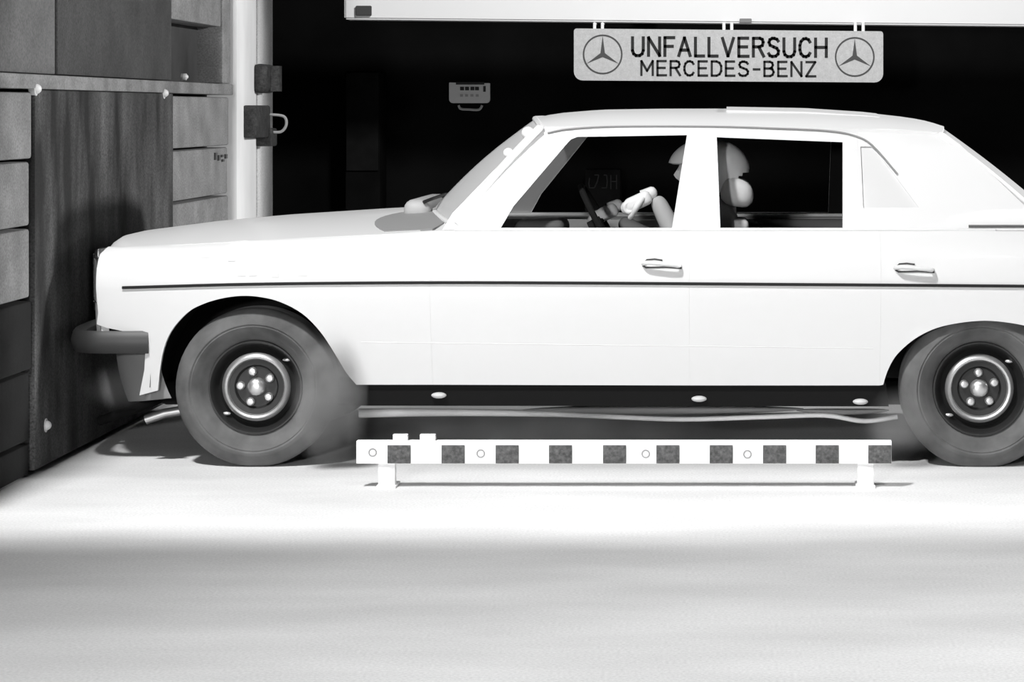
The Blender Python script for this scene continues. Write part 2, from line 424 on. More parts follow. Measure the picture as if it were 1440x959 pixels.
# dim locker and cabinet at the rear wall
lk = empty('locker', at(510, 250, 19.6), 'dim grey tall panel standing against the black rear wall left of the notice', 'locker')
a, b = at(485, 240, 19.6), at(534, 100, 19.6)
box('body', (a.x, 9.62, 0), (b.x, 9.98, b.z), CABM, lk, 0.01)
box('door', (a.x+0.01, 9.595, a.z), (b.x-0.01, 9.625, b.z-0.01), LOCKER, lk, 0.006)
cb = empty('equipment_cabinet', at(846, 300, 19.6), 'black cabinet with faint lettering seen through the front side window', 'cabinet')
a, b = at(822, 300, 19.6), at(872, 238, 19.6)
box('body', (a.x, 9.62, 0), (b.x, 9.98, b.z), LOCKER, cb, 0.01)
bm = bmesh.new()
def stroke(bm, pts, d, wpx):
    for (p, q) in zip(pts, pts[1:]):
        a_tube(bm, [at(*p, d), at(*q, d)], wpx*d/F/2, 6)
for s in ([(829, 250), (828, 258), (829, 264), (836, 264)], [(836, 246), (842, 246), (840, 255), (836, 264)], [(846, 264), (853, 264), (854, 255), (853, 246), (849, 246)],
          [(859, 266), (859, 246)], [(867, 266), (867, 246)], [(859, 255), (867, 255)]):
    bm = bmesh.new(); stroke(bm, s, 19.615, 2.0); fin('lettering', bm, FAINT, cb)

# ------------------------------------------------------------------ checker scale bar
DR = 9.5
bar = empty('scale_bar', at(880, 685, DR), 'low black and white checked measuring bar on two white feet beside the car', 'measuring bar')
a, b = at(501, 652, DR), at(1254, 620, DR)
board = box('bar_board', (a.x, a.y, a.z), (b.x, a.y+0.04, b.z), WHITE, bar, 0.002)
for px in (545, 621, 697, 772, 848, 923, 998, 1073, 1147, 1221):
    a, b = at(px, 651.5, DR), at(px+32.5, 626, DR)
    box('black_field', (a.x, a.y-0.004, a.z), (b.x, a.y+0.002, b.z), CHECKK, bar, 0.001)
for px, py in ((524, 636), (676, 637.5), (908, 638), (1051, 638.5)):
    c = at(px, py, DR) + Vector((0, -0.001, 0)); bm = bmesh.new()
    a_tube(bm, [c+Vector((math.cos(t)*0.0135, 0, math.sin(t)*0.0135)) for t in lin(0, 2*PI, 25)], 0.0026, 6, False)
    fin('ring_mark', bm, mat('ring_grey', 0.30, 0.6), bar)
for px0, px1 in ((531, 555), (1206, 1229)):
    a, b = at(px0, 685, DR), at(px1, 650, DR)
    bm = bmesh.new(); a_box(bm, (a.x, a.y+0.01, 0.0), (b.x, a.y+0.05, b.z-0.003), 0.003)
    a_box(bm, (a.x-0.005, a.y-0.01, 0.0), (b.x+0.005, a.y+0.12, 0.010), 0.002)
    fin('foot', bm, WHITE, bar)
for px0, px1 in ((552, 573), (590, 612)):
    a, b = at(px0, 621, DR), at(px1, 611, DR)
    box('lug', (a.x, a.y+0.005, a.z), (b.x, a.y+0.03, b.z), WHITE, bar, 0.003)

# ==================================================================== the car
CY = 0.893; W2 = 2*CY
car = empty('sedan_car', (0.6, CY, 0), 'white four-door sedan with a dark side strip, nose at the barrier', 'car')
ZSH = [(-1.75, 0.838), (-1.58, 0.846), (-1.16, 0.869), (-0.75, 0.891), (-0.30, 0.913), (2.05, 0.915), (2.95, 0.885)]
def zsh(x): return interp(x, ZSH)
def yside(x, z):
    zs = zsh(x)
    if z >= 0.712:
        f = (z-0.712)/(zs-0.712)
        if f <= 1: y = interp(f, [(0, 0), (0.3, 0.006), (0.55, 0.020), (0.75, 0.046), (0.9, 0.078), (1, 0.112)])
        else:
            g = (z-zs)/0.41; y = 0.118 + 0.165*g + 0.03*g*g
    else:
        y = 0.065*((0.712-z)/0.46)**1.6
    if x < -0.9: y += 0.10*((-0.9-x)/0.75)**2.2
    if x > 2.0: y += 0.10*((x-2.0)/0.95)**2.0
    return y
def P2(px, py):
    """side-view point of a car panel: (x, z) of the body side met by this line of sight"""
    y = 0.05
    for _ in range(8):
        p = at(px, py, 10.0 + y); y = 0.5*y + 0.5*yside(p.x, p.z)
    p = at(px, py, 10.0 + y)
    return (p.x, p.z)
def P3(px, py, out=0.0):
    x, z = P2(px, py); return Vector((x, yside(x, z)-out, z))
def panel(name, outer, holes=(), m=PAINT, th=0.022, m2=TRIM, out=0.0, both=True, dx=0.07, dz=0.035, raw=False, label=None, parent=None):
    conv = (lambda p: p) if raw else (lambda p: P2(*p))
    loops = [[Vector((*conv(p), 0)) for p in lp] for lp in (outer, *holes)]
    tris = tessellate_polygon(loops)
    flat = [v for lp in loops for v in lp]
    res = []
    for side in ((0, 1) if both else (0,)):
        bm = bmesh.new(); vs = [bm.verts.new(v) for v in flat]
        for t in tris:
            try: bm.faces.new([vs[i] for i in t])
            except ValueError: pass
        xs = [v.x for v in flat]; zs = [v.y for v in flat]
        x = math.floor(min(xs)/dx)*dx
        while x < max(xs):
            bmesh.ops.bisect_plane(bm, geom=bm.verts[:]+bm.edges[:]+bm.faces[:], plane_co=(x, 0, 0), plane_no=(1, 0, 0), dist=1e-5); x += dx
        z = math.floor(min(zs)/dz)*dz
        while z < max(zs):
            bmesh.ops.bisect_plane(bm, geom=bm.verts[:]+bm.edges[:]+bm.faces[:], plane_co=(0, z, 0), plane_no=(0, 1, 0), dist=1e-5); z += dz
        bmesh.ops.remove_doubles(bm, verts=bm.verts[:], dist=2e-5)
        for v in bm.verts:
            X, Zc = v.co.x, v.co.y; Y = yside(X, Zc)-out
            v.co = (X, Y if not side else W2-Y, Zc)
        for f in bm.faces:
            f.normal_update()
            if (f.normal.y > 0) != bool(side): f.normal_flip()
        thicken(bm, Vector((0, -th if side else th, 0)))
        res.append(fin(name, bm, m, parent or car, label, 40, m2, recalc=False))
    return res

FARCH = [(222, 549), (228, 500), (240, 467), (262, 441), (282, 429), (310, 420), (340, 416), (368, 418), (395, 425), (425, 441), (450, 466), (470, 496), (487, 524), (501, 541)]
RARCH = [(1242, 541), (1248, 522), (1258, 503), (1272, 488), (1292, 473), (1318, 461), (1350, 454), (1385, 451), (1420, 454), (1452, 461), (1478, 473), (1498, 488), (1512, 503), (1522, 522), (1528, 541)]
def sm2(pts, n=4): return [(v.x, v.y) for v in smooth_path([Vector((a, b, 0)) for a, b in pts], n)]
FARCH = sm2(FARCH); RARCH = sm2(RARCH)
top = [(608.4, 324.0)] + [(px, 155+(CAMZ-zsh((px-720)/365.))*F/10.115) for px in (560, 500, 450, 400, 350, 300, 250, 200, 170)]
panel('front_fender', [(152, 347), (141, 357), (136, 378), (135, 405), (138, 440), (136, 456), (150, 461), (175, 466), (206, 469), (203, 520), (196, 556)] + FARCH + [(608.4, 541)] + top)
panel('front_door', [(608.5, 541), (970, 542), (970, 324), (608.5, 324)])
panel('rear_door', [(970.1, 542), (1237, 542), (1237, 324), (970.1, 324)])
def raw_pts(l): return [P2(*p) for p in l]
panel('rear_quarter_panel', raw_pts([(1237.1, 542)] + RARCH) + [(2.60, 0.35), (2.90, 0.40), (2.93, 0.60), (2.93, 0.884)] + [(x, zsh(x)) for x in (2.7, 2.4, 2.1)] + raw_pts([(1237.1, 324)]), raw=True)
# greenhouse sides
panel('a_pillar', [(622, 323.5), (636, 300), (752, 180), (800, 177.5), (781, 188), (668, 323.5)])
panel('front_door_frame', [(667, 324), (780, 188.5), (799, 178.5), (865, 177.5), (988, 177.5), (988, 324)], [[(704, 320.5), (722, 290), (798, 201), (803, 196), (812, 192.5), (966, 190), (945, 320.5)]])
panel('rear_door_frame', [(988.05, 324), (988.05, 177.5), (1087, 179.5), (1160, 182), (1206, 188), (1206, 324)], [[(1013, 320.5), (1008, 193), (1185, 200), (1185, 320.5)]], m2=DTRIM)
panel('c_pillar', [(1206.05, 324), (1206.05, 181), (1250, 181), (1290, 184), (1328, 187), (1350, 203), (1442, 290), (1478, 324)], [[(1214, 292), (1210, 206), (1228, 206), (1292, 292)]], m2=DTRIM)
panel('quarter_window', [(1213, 293), (1209, 205), (1229, 205), (1293, 293)], m=PALEGLASS, m2=DTRIM, th=0.005, out=-0.008, label='pale blanked rear side pane')
panel('door_window', [(703, 321), (721, 290), (797, 201), (803, 195), (812, 191.5), (967, 189), (946, 321)], m=GLASS, m2=GLASS, th=0.004, out=-0.010, dx=0.5, dz=0.5)
panel('door_window', [(1012, 321), (1007, 192), (1186, 199), (1186, 321)], m=GLASS, m2=GLASS, th=0.004, out=-0.010, dx=0.5, dz=0.5)
# rocker panels and white plugs
panel('rocker_panel', [(500, 538), (1246, 539), (1250, 572), (500, 571)], m=UNDER, m2=UNDER, out=-0.012)
for px, py in ((617, 556), (983, 561), (1210, 565)):
    p = P3(px, py, 0.0); bm = bmesh.new()
    bmesh.ops.create_uvsphere(bm, u_segments=16, v_segments=8, radius=1.0)
    for v in bm.verts: v.co = p + Vector((v.co.x*0.030, v.co.y*0.020+0.004, v.co.z*0.012))
    fin('jack_plug', bm, mat('plug_white', 0.55, 0.5), car)
# side strip, crease, drip rail, handles
STRIPE = [(172, 404.5), (260, 402), (340, 400), (450, 398.5), (620, 397.5), (800, 398), (960, 399), (1100, 400), (1250, 401), (1440, 402.5), (1620, 404), (1770, 406)]
for side in (0, 1):
    bm = bmesh.new()
    pts = [P3(*p) for p in STRIPE]; pts = smooth_path(pts, 5)
    prev = None
    for p in pts:
        y = yside(p.x, p.z)
        ring = []
        for dy, dz in ((0.004, 0.0065), (-0.008, 0.0045), (-0.008, -0.0045), (0.004, -0.0065)):
            Y = y+dy; ring.append(bm.verts.new((p.x, W2-Y if side else Y, p.z+dz)))
        if prev:
            for k in range(4): bm.faces.new((prev[k], prev[(k+1) % 4], ring[(k+1) % 4], ring[k]))
        else: bm.faces.new(ring)
        prev = ring
    bm.faces.new(prev[::-1])
    fin('side_strip', bm, BLACK, car, 'thin dark rubber strip')
    def S(v): return Vector((v.x, W2-v.y if side else v.y, v.z))
    tube('body_crease', [S(P3(px, 481+(px-500)*0.0121, -0.0012)) for px in range(508, 1246, 18)], 0.0022, PAINT, car, 6)
    tube('drip_rail', [S(p) for p in smooth_path([P3(px, py, 0.004) for px, py in ((770, 187), (800, 181.5), (865, 178), (1000, 178), (1087, 180.5), (1162, 184), (1200, 190.5), (1226, 204), (1262, 245))], 5)], 0.0045, mat('rail_gap_grey', 0.22, 0.5), car, 6)  # dark gap under the rail is put into this tube's grey
    tube('belt_strip', [S(P3(px, 323.4, 0.002)) for px in (640, 700, 800, 900, 1000, 1100, 1206, 1300, 1400)], 0.0065, PAINT, car, 8)
    tube('window_ledge', [S(Vector((x, 0.150, 0.913))) for x in (-0.20, 0.3, 0.8, 1.38)], 0.008, WHITE, car, 8)
    for hx, hy in ((900, 371), (1255, 377)):
        h = bpy.data.objects.new('door_handle', None)
        p = P3(hx+4, hy, 0.0); q = P3(hx+56, hy+2, 0.0)
        bm = bmesh.new()
        a_tube(bm, [S(v) for v in smooth_path([p+Vector((0, 0.01, 0)), p+Vector((0.006, -0.026, 0.004)), p+Vector((0.03, -0.036, 0.006)), q+Vector((-0.03, -0.036, 0.004)), q+Vector((-0.006, -0.026, 0)), q+Vector((0, 0.01, 0))], 5)], 0.0085, 10)
        hd = fin('door_handle', bm, PAINT, car, None, 60)
        bm = bmesh.new(); c = (p+q)/2
        for (x0, x1, dz, r) in ((0.004, 0.075, 0.016, 0.0032), (0.0, 0.150, -0.014, 0.0040)):
            a_tube(bm, [S(Vector((p.x+x, yside(p.x+x, p.z+dz+zz)-0.002, p.z+dz+zz))) for x, zz in ((x0, (-0.012 if dz > 0 else 0.008)), (x0+0.012, 0), (x1*0.6, 0.002), (x1, -0.002))], r, 6)
        fin('handle_recess', bm, mat('recess_dark', 0.05, 0.7), hd)

# hood
def hz(x, u):
    """height of hood surface; u=-1..1 across"""
    zc = interp(x, [(-1.76, 0.845), (-1.63, 0.876), (-1.33, 0.915), (-1.03, 0.942), (-0.61, 0.969), (-0.3, 0.985)])
    ze = zsh(x)-0.002
    return ze + (zc-ze)*(1-abs(u)**2.3)
def yedge(x): return yside(x, zsh(x)-0.0005)
def xnose(u): return -1.742 + 0.135*abs(u)**2.4
def hoodfn(t, u):
    x0 = xnose(u)+0.005; x1 = -0.50 + 0.14*u*u
    x = x0 + (x1-x0)*t
    hw = CY - yedge(x)
    z = hz(x, u)
    if t < 0.07: z -= 0.05*((0.07-t)/0.07)**2
    x += 0.03*max(0, (0.07-t)/0.07)*0.3
    return (x, CY + u*hw, z)
U = lin(-1, 1, 25)
grid_mesh('hood', hoodfn, lin(0, 1, 33), U, PAINT, car, (0, 0, -0.018), UNDER)
# cowl with dark vents and the fender tops beside it
def cowlfn(t, u):
    x0 = -0.495 + 0.14*u*u; x1 = -0.36 + 0.16*u*u
    x = x0 + (x1-x0)*t; hw = CY - yedge(x)
    return (x, CY+u*hw*0.995, hz(x, u)-0.010+0.012*t)
cowl = grid_mesh('cowl_panel', cowlfn, lin(0, 1, 5), U, PAINT, car, (0, 0, -0.02), UNDER)
def ventfn(t, u):
    x0 = -0.50 - 0.075*(1-((abs(u)-0.70)/0.28)**2); x1 = -0.33 + 0.05*(1-((abs(u)-0.70)/0.28)**2)
    x = x0 + (x1-x0)*t; hw = CY - yedge(x)
    return (x, CY+u*hw*0.995, hz(x, u)+0.004)
VENT = mat('grey_cowl_vent', 0.26, 0.7)
for s in (-1, 1):
    us = lin(0.96, 0.42, 10)
    grid_mesh('cowl_vent', lambda t, u: ventfn(t, u*s), lin(0, 1, 6), us, VENT, car, (0, 0, -0.006), VENT)
# wiper housing and blades lying at the foot of the windscreen
bm = bmesh.new(); a_box(bm, (-0.485, 0.50, 0.93), (-0.375, 1.25, 1.022), 0.040, 4)
wh = fin('wiper_housing', bm, mat('wiper_grey', 0.40, 0.6), car, None, 60)
for y in (0.50, 1.05):
    p = Vector((-0.40, y, 1.012))
    tube('wiper_blade', smooth_path([p, p+Vector((0.03, 0.05, 0.012)), p+Vector((0.05, 0.25, 0.02)), p+Vector((0.045, 0.42, 0.018))]), 0.007, DSTEEL, wh, 8)
# windscreen, roof, rear window
def zroof_edge(x): return interp(x, [(0.05, 1.318), (0.4, 1.322), (0.85, 1.322), (1.2, 1.314), (1.5, 1.304), (1.62, 1.296), (1.72, 1.282)])
def zroof_c(x): return interp(x, [(0.03, 1.352), (0.12, 1.371), (0.30, 1.386), (0.55, 1.390), (0.85, 1.3905), (1.15, 1.388), (1.40, 1.374), (1.58, 1.354), (1.66, 1.338), (1.72, 1.318)])
def yroof(x): return yside(x, zroof_edge(x))-0.006
def rooffn(t, u):
    x0 = 0.025 + 0.06*u*u; x1 = 1.725 - 0.05*u*u
    x = x0 + (x1-x0)*t; hw = CY - yroof(x)
    z = zroof_edge(x) + (zroof_c(x)-zroof_edge(x))*(1-abs(u)**3.2)
    return (x, CY+u*hw, z)
RU = [math.copysign(abs(v)**0.75, v) for v in lin(-1, 1, 29)]
RT = [0, 0.008, 0.02, 0.04] + lin(0.07, 0.93, 26) + [0.955, 0.975, 0.99, 1.0]
roof = grid_mesh('roof', rooffn, RT, RU, PAINT, car, (0, 0, -0.03), DTRIM)
def sunfn(t, u):
    x = at(1022, 150, 10.9).x + t*0.62; u2 = u*0.62
    hw = CY - yroof(x)
    z = zroof_edge(x) + (zroof_c(x)-zroof_edge(x))*(1-abs(u2)**3.2)
    return (x, CY+u2*hw, z+0.008-0.006*t)
grid_mesh('sunroof_panel', sunfn, lin(0, 1, 12), lin(-1, 1, 15), PAINT, car, (0, 0, -0.012), PAINT)
def wsfn(t, u):      # t 0 bottom, 1 top
    b = Vector((-0.395 + 0.165*u*u, CY + u*(CY-0.135), 0.978 - 0.05*u*u))
    x1 = 0.03 + 0.06*u*u
    tp = Vector((x1, CY+u*(CY-0.285), zroof_edge(x1)+(zroof_c(x1)-zroof_edge(x1))*(1-abs(u)**3.2)-0.004))
    p = b.lerp(tp, t); p.x -= 0.015*math.sin(PI*t)*(1-u*u*0.6); p.z += 0.012*math.sin(PI*t)
    return p
grid_mesh('windscreen', wsfn, lin(0, 1, 10), lin(-0.985, 0.985, 21), DGLASS, car, (0.005, 0, 0), DGLASS)
wt = [Vector(wsfn(t, -1)) for t in lin(0.02, 1, 10)]
tube('windscreen_trim', [p+Vector((-0.004, 0, 0.0)) for p in wt], 0.016, PAINT, car)
tube('windscreen_trim', [Vector((p.x-0.004, W2-p.y, p.z)) for p in wt], 0.016, PAINT, car)
tube('windscreen_trim', [Vector(wsfn(0.0, u)) for u in lin(-1, 1, 21)], 0.013, PAINT, car)
tube('windscreen_trim', [Vector(wsfn(1.0, u)) for u in lin(-1, 1, 21)], 0.012, PAINT, car)
for t, r in ((0.90, 0.030), (0.68, 0.024)):
    p = Vector(wsfn(t, -0.97)); bm = bmesh.new()
    bmesh.ops.create_uvsphere(bm, u_segments=14, v_segments=9, radius=1)
    for v in bm.verts: v.co = p + Vector((-0.012+v.co.x*r*0.9, v.co.y*r, 0.010+v.co.z*r*0.85))
    fin('marker_patch', bm, WHITE, car, 'round white marker on windscreen edge')
def rwfn(t, u):      # t 0 top, 1 bottom
    x1 = 1.715 - 0.05*u*u
    tp = Vector((x1, CY+u*(CY-0.30), zroof_edge(x1)+(zroof_c(x1)-zroof_edge(x1))*(1-abs(u)**3.2)-0.006))
    b = Vector((2.20 - 0.10*u*u, CY+u*(CY-0.20), 0.935 - 0.012*u*u))
    p = tp.lerp(b, t); p.z += 0.012*math.sin(PI*t); return p
grid_mesh('rear_window', rwfn, lin(0, 1, 10), lin(-0.99, 0.99, 19), glass_mat('dusty_rear_glass', 0.5, 0.6), car, (-0.006, 0, 0), DTRIM)
rt_ = [Vector(rwfn(t, -1)) for t in lin(0.0, 1, 10)]
tube('rear_window_trim', rt_, 0.018, PAINT, car)
tube('rear_window_trim', [Vector((p.x, W2-p.y, p.z)) for p in rt_], 0.018, PAINT, car)
tube('pillar_base_strip', [P3(px, 318, 0.004) for px in (1362, 1400, 1440, 1470)], 0.006, mat('strip_grey', 0.10, 0.6), car, 6)
# trunk, rear panel
def trunkfn(t, u):
    x0 = 2.16 - 0.06*u*u; x1 = 2.93 - 0.05*u*u
    x = x0+(x1-x0)*t; hw = CY - yedge(min(x, 2.93))
    zc = interp(x, [(2.1, 0.945), (2.6, 0.935), (2.86, 0.920), (2.93, 0.905)])
    ze = zsh(x)
    return (x, CY+u*hw, ze+(zc-ze)*(1-abs(u)**2.5))
grid_mesh('trunk_lid', trunkfn, lin(0, 1, 14), U, PAINT, car, (0, 0, -0.02), UNDER)
def rearfn(t, u):
    z = 0.895 - t*0.52; x = 2.935 - 0.05*u*u - 0.02*t
    return (x, CY+u*(CY-yside(2.93, max(0.4, min(z, zsh(2.93))))), z if t > 0 else z)
grid_mesh('rear_panel', rearfn, lin(0, 1, 8), U, PAINT, car, (-0.03, 0, 0), UNDER)
for s in (0, 1):
    lo, hi = (2.90, 0.19, 0.62), (2.955, 0.55, 0.80)
    if s: lo, hi = (2.90, W2-0.55, 0.62), (2.955, W2-0.19, 0.80)
    box('tail_lamp', lo, hi, TAIL, car, 0.015)
# nose panel, headlamps, grille
def nosefn(t, u):
    z = 0.822 - t*0.34
    return (xnose(u) + 0.022*(1-t)**3 - 0.006*math.sin(PI*t), CY+u*(CY-yside(-1.60, z)-0.012), z)
grid_mesh('nose_panel', nosefn, lin(0, 1, 10), U, PAINT, car, (0.03, 0, 0), UNDER)
for s in (-1, 1):
    y0, y1 = sorted((CY+s*0.42, CY+s*0.70))
    hb = bmesh.new()
    us = lin(0.42/0.74, 0.70/0.74, 7)
    hl_ = grid_mesh('headlamp', lambda t, u: (xnose(u*s)-0.018, CY+u*s*0.74, 0.79-t*0.16), lin(0, 1, 5), us, LENS, car, (0.02, 0, 0), LENS)
    tube('headlamp_rim', [(xnose(u*s)-0.016, CY+u*s*0.74, z) for u, z in [(us[0], 0.795), (us[-1], 0.795), (us[-1], 0.625), (us[0], 0.625), (us[0], 0.795)]], 0.008, CHROME, hl_, 6)
gr = box('grille_shell', (-1.762, CY-0.27, 0.53), (-1.735, CY+0.27, 0.818), CHROME, car, 0.012)
box('grille_mesh', (-1.772, CY-0.24, 0.56), (-1.758, CY+0.24, 0.80), BLACK, gr, 0.004)
for k in range(5): box('grille_bar', (-1.778, CY-0.235, 0.595+k*0.048), (-1.768, CY+0.235, 0.603+k*0.048), CHROME, gr, 0.002)
# bumpers (closed sweep of a rounded bar along a bent path)
def bumper(name, path, z0, z1, th, m):
    bm = bmesh.new(); pts = smooth_path(path, 6); prev = None
    sec = [(0, z0+0.012), (0.010, z0), (th, z0+0.01), (th, z1-0.01), (0.010, z1), (0, z1-0.012), (-0.008, (z0+z1)/2)]
    for i, p in enumerate(pts):
        t = (pts[min(i+1, len(pts)-1)]-pts[max(i-1, 0)]).normalized()
        nrm = Vector((t.y, -t.x, 0))  # towards the body
        ring = [bm.verts.new(Vector((p.x, p.y, 0))+nrm*o+Vector((0, 0, z))) for o, z in sec]
        if prev:
            n = len(sec)
            for k in range(n): bm.faces.new((prev[k], prev[(k+1) % n], ring[(k+1) % n], ring[k]))
        else: bm.faces.new(ring)
        prev = ring
    bm.faces.new(prev[::-1])
    return fin(name, bm, m, car, None, 50)
half = [(-1.415, 0.055), (-1.55, 0.050), (-1.66, 0.070), (-1.735, 0.17), (-1.765, 0.40), (-1.775, 0.893)]
path = [Vector((x, y, 0)) for x, y in half] + [Vector((x, W2-y, 0)) for x, y in half[-2::-1]]
bumper('front_bumper', path, 0.440, 0.528, 0.05, GREYRUB)
hb = [(2.50, 0.045), (2.75, 0.040), (2.90, 0.075), (2.975, 0.20), (3.0, 0.5), (3.005, 0.893)]
path = [Vector((x, W2-y, 0)) for x, y in hb] + [Vector((x, y, 0)) for x, y in hb[-2::-1]]
bumper('rear_bumper', path, 0.42, 0.55, 0.05, GREYRUB)
# front valance under the bumper
def valfn(t, u):
    z = 0.46 - t*0.25; x = -1.65 + 0.24*abs(u)**5 + 0.05*t*t
    return (x, CY+u*(CY-0.13), z + 0.05*abs(u)**4*t)
grid_mesh('front_valance', valfn, lin(0, 1, 8), U, mat('dusty_valance', 0.22, 0.9), car, (0.02, 0, 0), UNDER)
# faint blurred print on the fender
for (x0, x1, y0, y1) in ((282, 296, 356, 362), (320, 331, 364, 367), (334, 346, 364, 388), (350, 362, 366, 388), (365, 377, 362, 369), (382, 392, 361, 390), (396, 412, 364, 368), (418, 432, 366, 388)):
    panel('fender_print', [(x0, y1), (x1, y1), (x1, y0), (x0, y0)], m=mat('pale_fender_print', 0.60, 0.6), m2=PAINT, th=0.003, out=0.001, both=False)

# underbody, wheel houses, bulkhead
box('floor_pan', (-1.45, 0.42, 0.20), (2.70, W2-0.42, 0.30), UNDER, car, 0.02)
for s in (0, 1):
    lo, hi = (-0.58, 0.10, 0.262), (1.38, 0.43, 0.30)
    if s: lo, hi = (-0.58, W2-0.43, 0.262), (1.38, W2-0.10, 0.30)
    box('sill_floor', lo, hi, UNDER, car, 0.01)
box('bulkhead', (-0.40, 0.20, 0.28), (-0.34, W2-0.20, 0.90), UNDER, car)
box('engine_block', (-1.45, 0.50, 0.30), (-0.45, W2-0.50, 0.78), UNDER, car, 0.03)
box('trunk_floor', (2.12, 0.45, 0.30), (2.85, W2-0.45, 0.42), UNDER, car, 0.02)
pipe = smooth_path([at(505, 581, 10.35), at(620, 580, 10.35), at(760, 582, 10.35), at(860, 586, 10.35), at(960, 589.5, 10.35), at(1080, 586, 10.35), at(1160, 584, 10.35), at(1215, 592, 10.35), at(1262, 586, 10.35)], 6)
tube('underbody_pipe', pipe, [max(0.010, 0.019-0.0006*i) for i in range(len(pipe))], mat('pale_pipe', 0.9, 0.5), car, 10, 'pale wavy pipe under the sill')
def lens_bar(name, pts, r, m):
    path = smooth_path(pts, 6); n = len(path)
    return tube(name, path, [r*max(0.12, math.sin(PI*i/(n-1))**0.6) for i in range(n)], m, car, 8)
lens_bar('exhaust_pipe', [at(735, 577, 10.42), at(850, 576, 10.42), at(980, 576, 10.42), at(1130, 575, 10.42)], 0.020, mat('pipe_grey', 0.30, 0.6))
lens_bar('exhaust_pipe', [at(1120, 577, 10.45), at(1190, 579, 10.45), at(1250, 577, 10.45)], 0.013, mat('pipe_grey', 0.30, 0.6))
WR = 0.311
WX = ((at(357, 549, 10.06).x, 0.306), (at(1379, 556, 10.06).x, 0.300))
for (wx, wz) in WX:
    for s in (0, 1):
        sg = 1 if not s else -1
        yo = 0.055 if not s else W2-0.055
        # wheel house
        bm = bmesh.new(); n = 20; R = 0.41; prev = None
        for k in range(n+1):
            a = PI*k/n - 0.0
            ring = [bm.verts.new((wx+R*math.cos(a), yo+sg*dy, max(0.25, wz+R*math.sin(a)))) for dy in (0.03, 0.42)]
            if prev: bm.faces.new((prev[0], prev[1], ring[1], ring[0]))
            prev = ring
        cs = [v for v in bm.verts if abs(v.co.y-(yo+sg*0.42)) < 1e-4]
        bm.faces.new(cs)
        fin('wheel_house', bm, UNDER, car)
        # wheel = rim with tyre, hub and bolts under it
        c = (wx, yo, wz)
        bm = bmesh.new()
        lathe_y(bm, [(0.186, 0.048), (0.182, 0.032), (0.176, 0.032), (0.170, 0.042), (0.164, 0.066), (0.150, 0.085), (0.140, 0.072), (0.128, 0.058), (0.086, 0.062), (0.078, 0.074), (0.0, 0.076), ], c, 48, sg)
        lathe_y(bm, [(0.186, 0.048), (0.182, 0.10), (0.188, 0.178), (0.0, 0.18)], c, 48, sg)
        wl = fin('wheel', bm, DSTEEL, car, None, 30)
        bm = bmesh.new()
        prof = [(0.178, 0.046), (0.190, 0.036), (0.202, 0.022), (0.214, 0.008), (0.220, 0.004), (0.228, -0.008), (0.240, -0.016), (0.244, -0.014), (0.250, -0.019), (0.262, -0.016), (0.266, -0.012), (0.278, -0.005), (0.290, 0.005), (0.303, 0.018), (WR-0.002, 0.032), (WR, 0.045)]
        for k in range(5):
            y = 0.050+k*0.020; prof += [(WR, y), (WR-0.007, y+0.003), (WR-0.007, y+0.010), (WR, y+0.013)]
        prof += [(WR, 0.150), (0.300, 0.180), (0.270, 0.200), (0.230, 0.205), (0.188, 0.180)]
        lathe_y(bm, prof, c, 64, sg); fin('tyre', bm, TYRE, wl, None, 35)
        bm = bmesh.new()
        lathe_y(bm, [(0.134, 0.060), (0.129, 0.050), (0.120, 0.045), (0.112, 0.048), (0.107, 0.058)], c, 48, sg)
        fin('disc_ring', bm, SILVER, wl, None, 40)
        bm = bmesh.new()
        lathe_y(bm, [(0.036, 0.074), (0.034, 0.050), (0.026, 0.040), (0.012, 0.036), (0.0, 0.036)], c, 24, sg)
        fin('hub_cap', bm, SILVER, wl, None, 40)
        for k in range(5):
            a = PI/2 + 2*PI*k/5 + (0.25 if wx < 0 else 0.05)
            b = bmesh.new()
            cc = (wx+0.062*math.cos(a), yo, wz+0.062*math.sin(a))
            lathe_y(b, [(0.017, 0.076), (0.017, 0.054), (0.012, 0.046), (0.0, 0.044)], cc, 12, sg)
            fin('wheel_bolt', b, SILVER, wl, None, 30)
        for k in range(10):
            a = 2*PI*k/10 + 0.1; cc = Vector((wx+0.158*math.cos(a), yo+sg*0.066, wz+0.158*math.sin(a)))
            if k % 5 == 1:
                b = bmesh.new(); bmesh.ops.create_uvsphere(b, u_segments=10, v_segments=6, radius=1)
                for v in b.verts: v.co = cc + Vector((v.co.x*0.018, v.co.y*0.008, v.co.z*0.008))
                fin('balance_weight', b, SILVER, wl)
# front suspension link and tow eye under the nose
tube('steering_link', [at(205, 590, 10.45), at(232, 581, 10.45), at(300, 570, 10.45)], 0.020, SILVER, car, 10)
tube('tow_rod', [at(140, 592, 10.72), at(190, 575, 10.66), at(245, 552, 10.6)], 0.020, UNDER, car, 10)

# ------------------------------------------------------------------ car interior
def soft_box(name, lo, hi, m, parent, bev=0.04, M=None):
    bm = bmesh.new(); a_box(bm, lo, hi, bev, 4, M); return fin(name, bm, m, parent, None, 60)
SEATM = mat('dark_seat_cloth', 0.02, 0.95, spec=0.1)
soft_box('dashboard', (-0.28, 0.17, 0.62), (0.12, W2-0.17, 0.90), DTRIM, car, 0.05)
soft_box('instrument_hood', (-0.02, 0.32, 0.86), (0.18, 0.68, 0.945), mat('dash_grey', 0.10, 0.8), car, 0.03)
sw = Vector((0.330, 0.50, 0.905)); n = Vector((math.cos(0.5), 0, math.sin(0.5))); e1 = Vector((0, 1, 0)); e2 = n.cross(e1).normalized()
bm = bmesh.new()
a_tube(bm, [sw+(e1*math.cos(t)+e2*math.sin(t))*0.195 for t in lin(0, 2*PI, 41)], 0.013, 8, False)
swo = fin('steering_wheel', bm, DTRIM, car)
bm = bmesh.new()
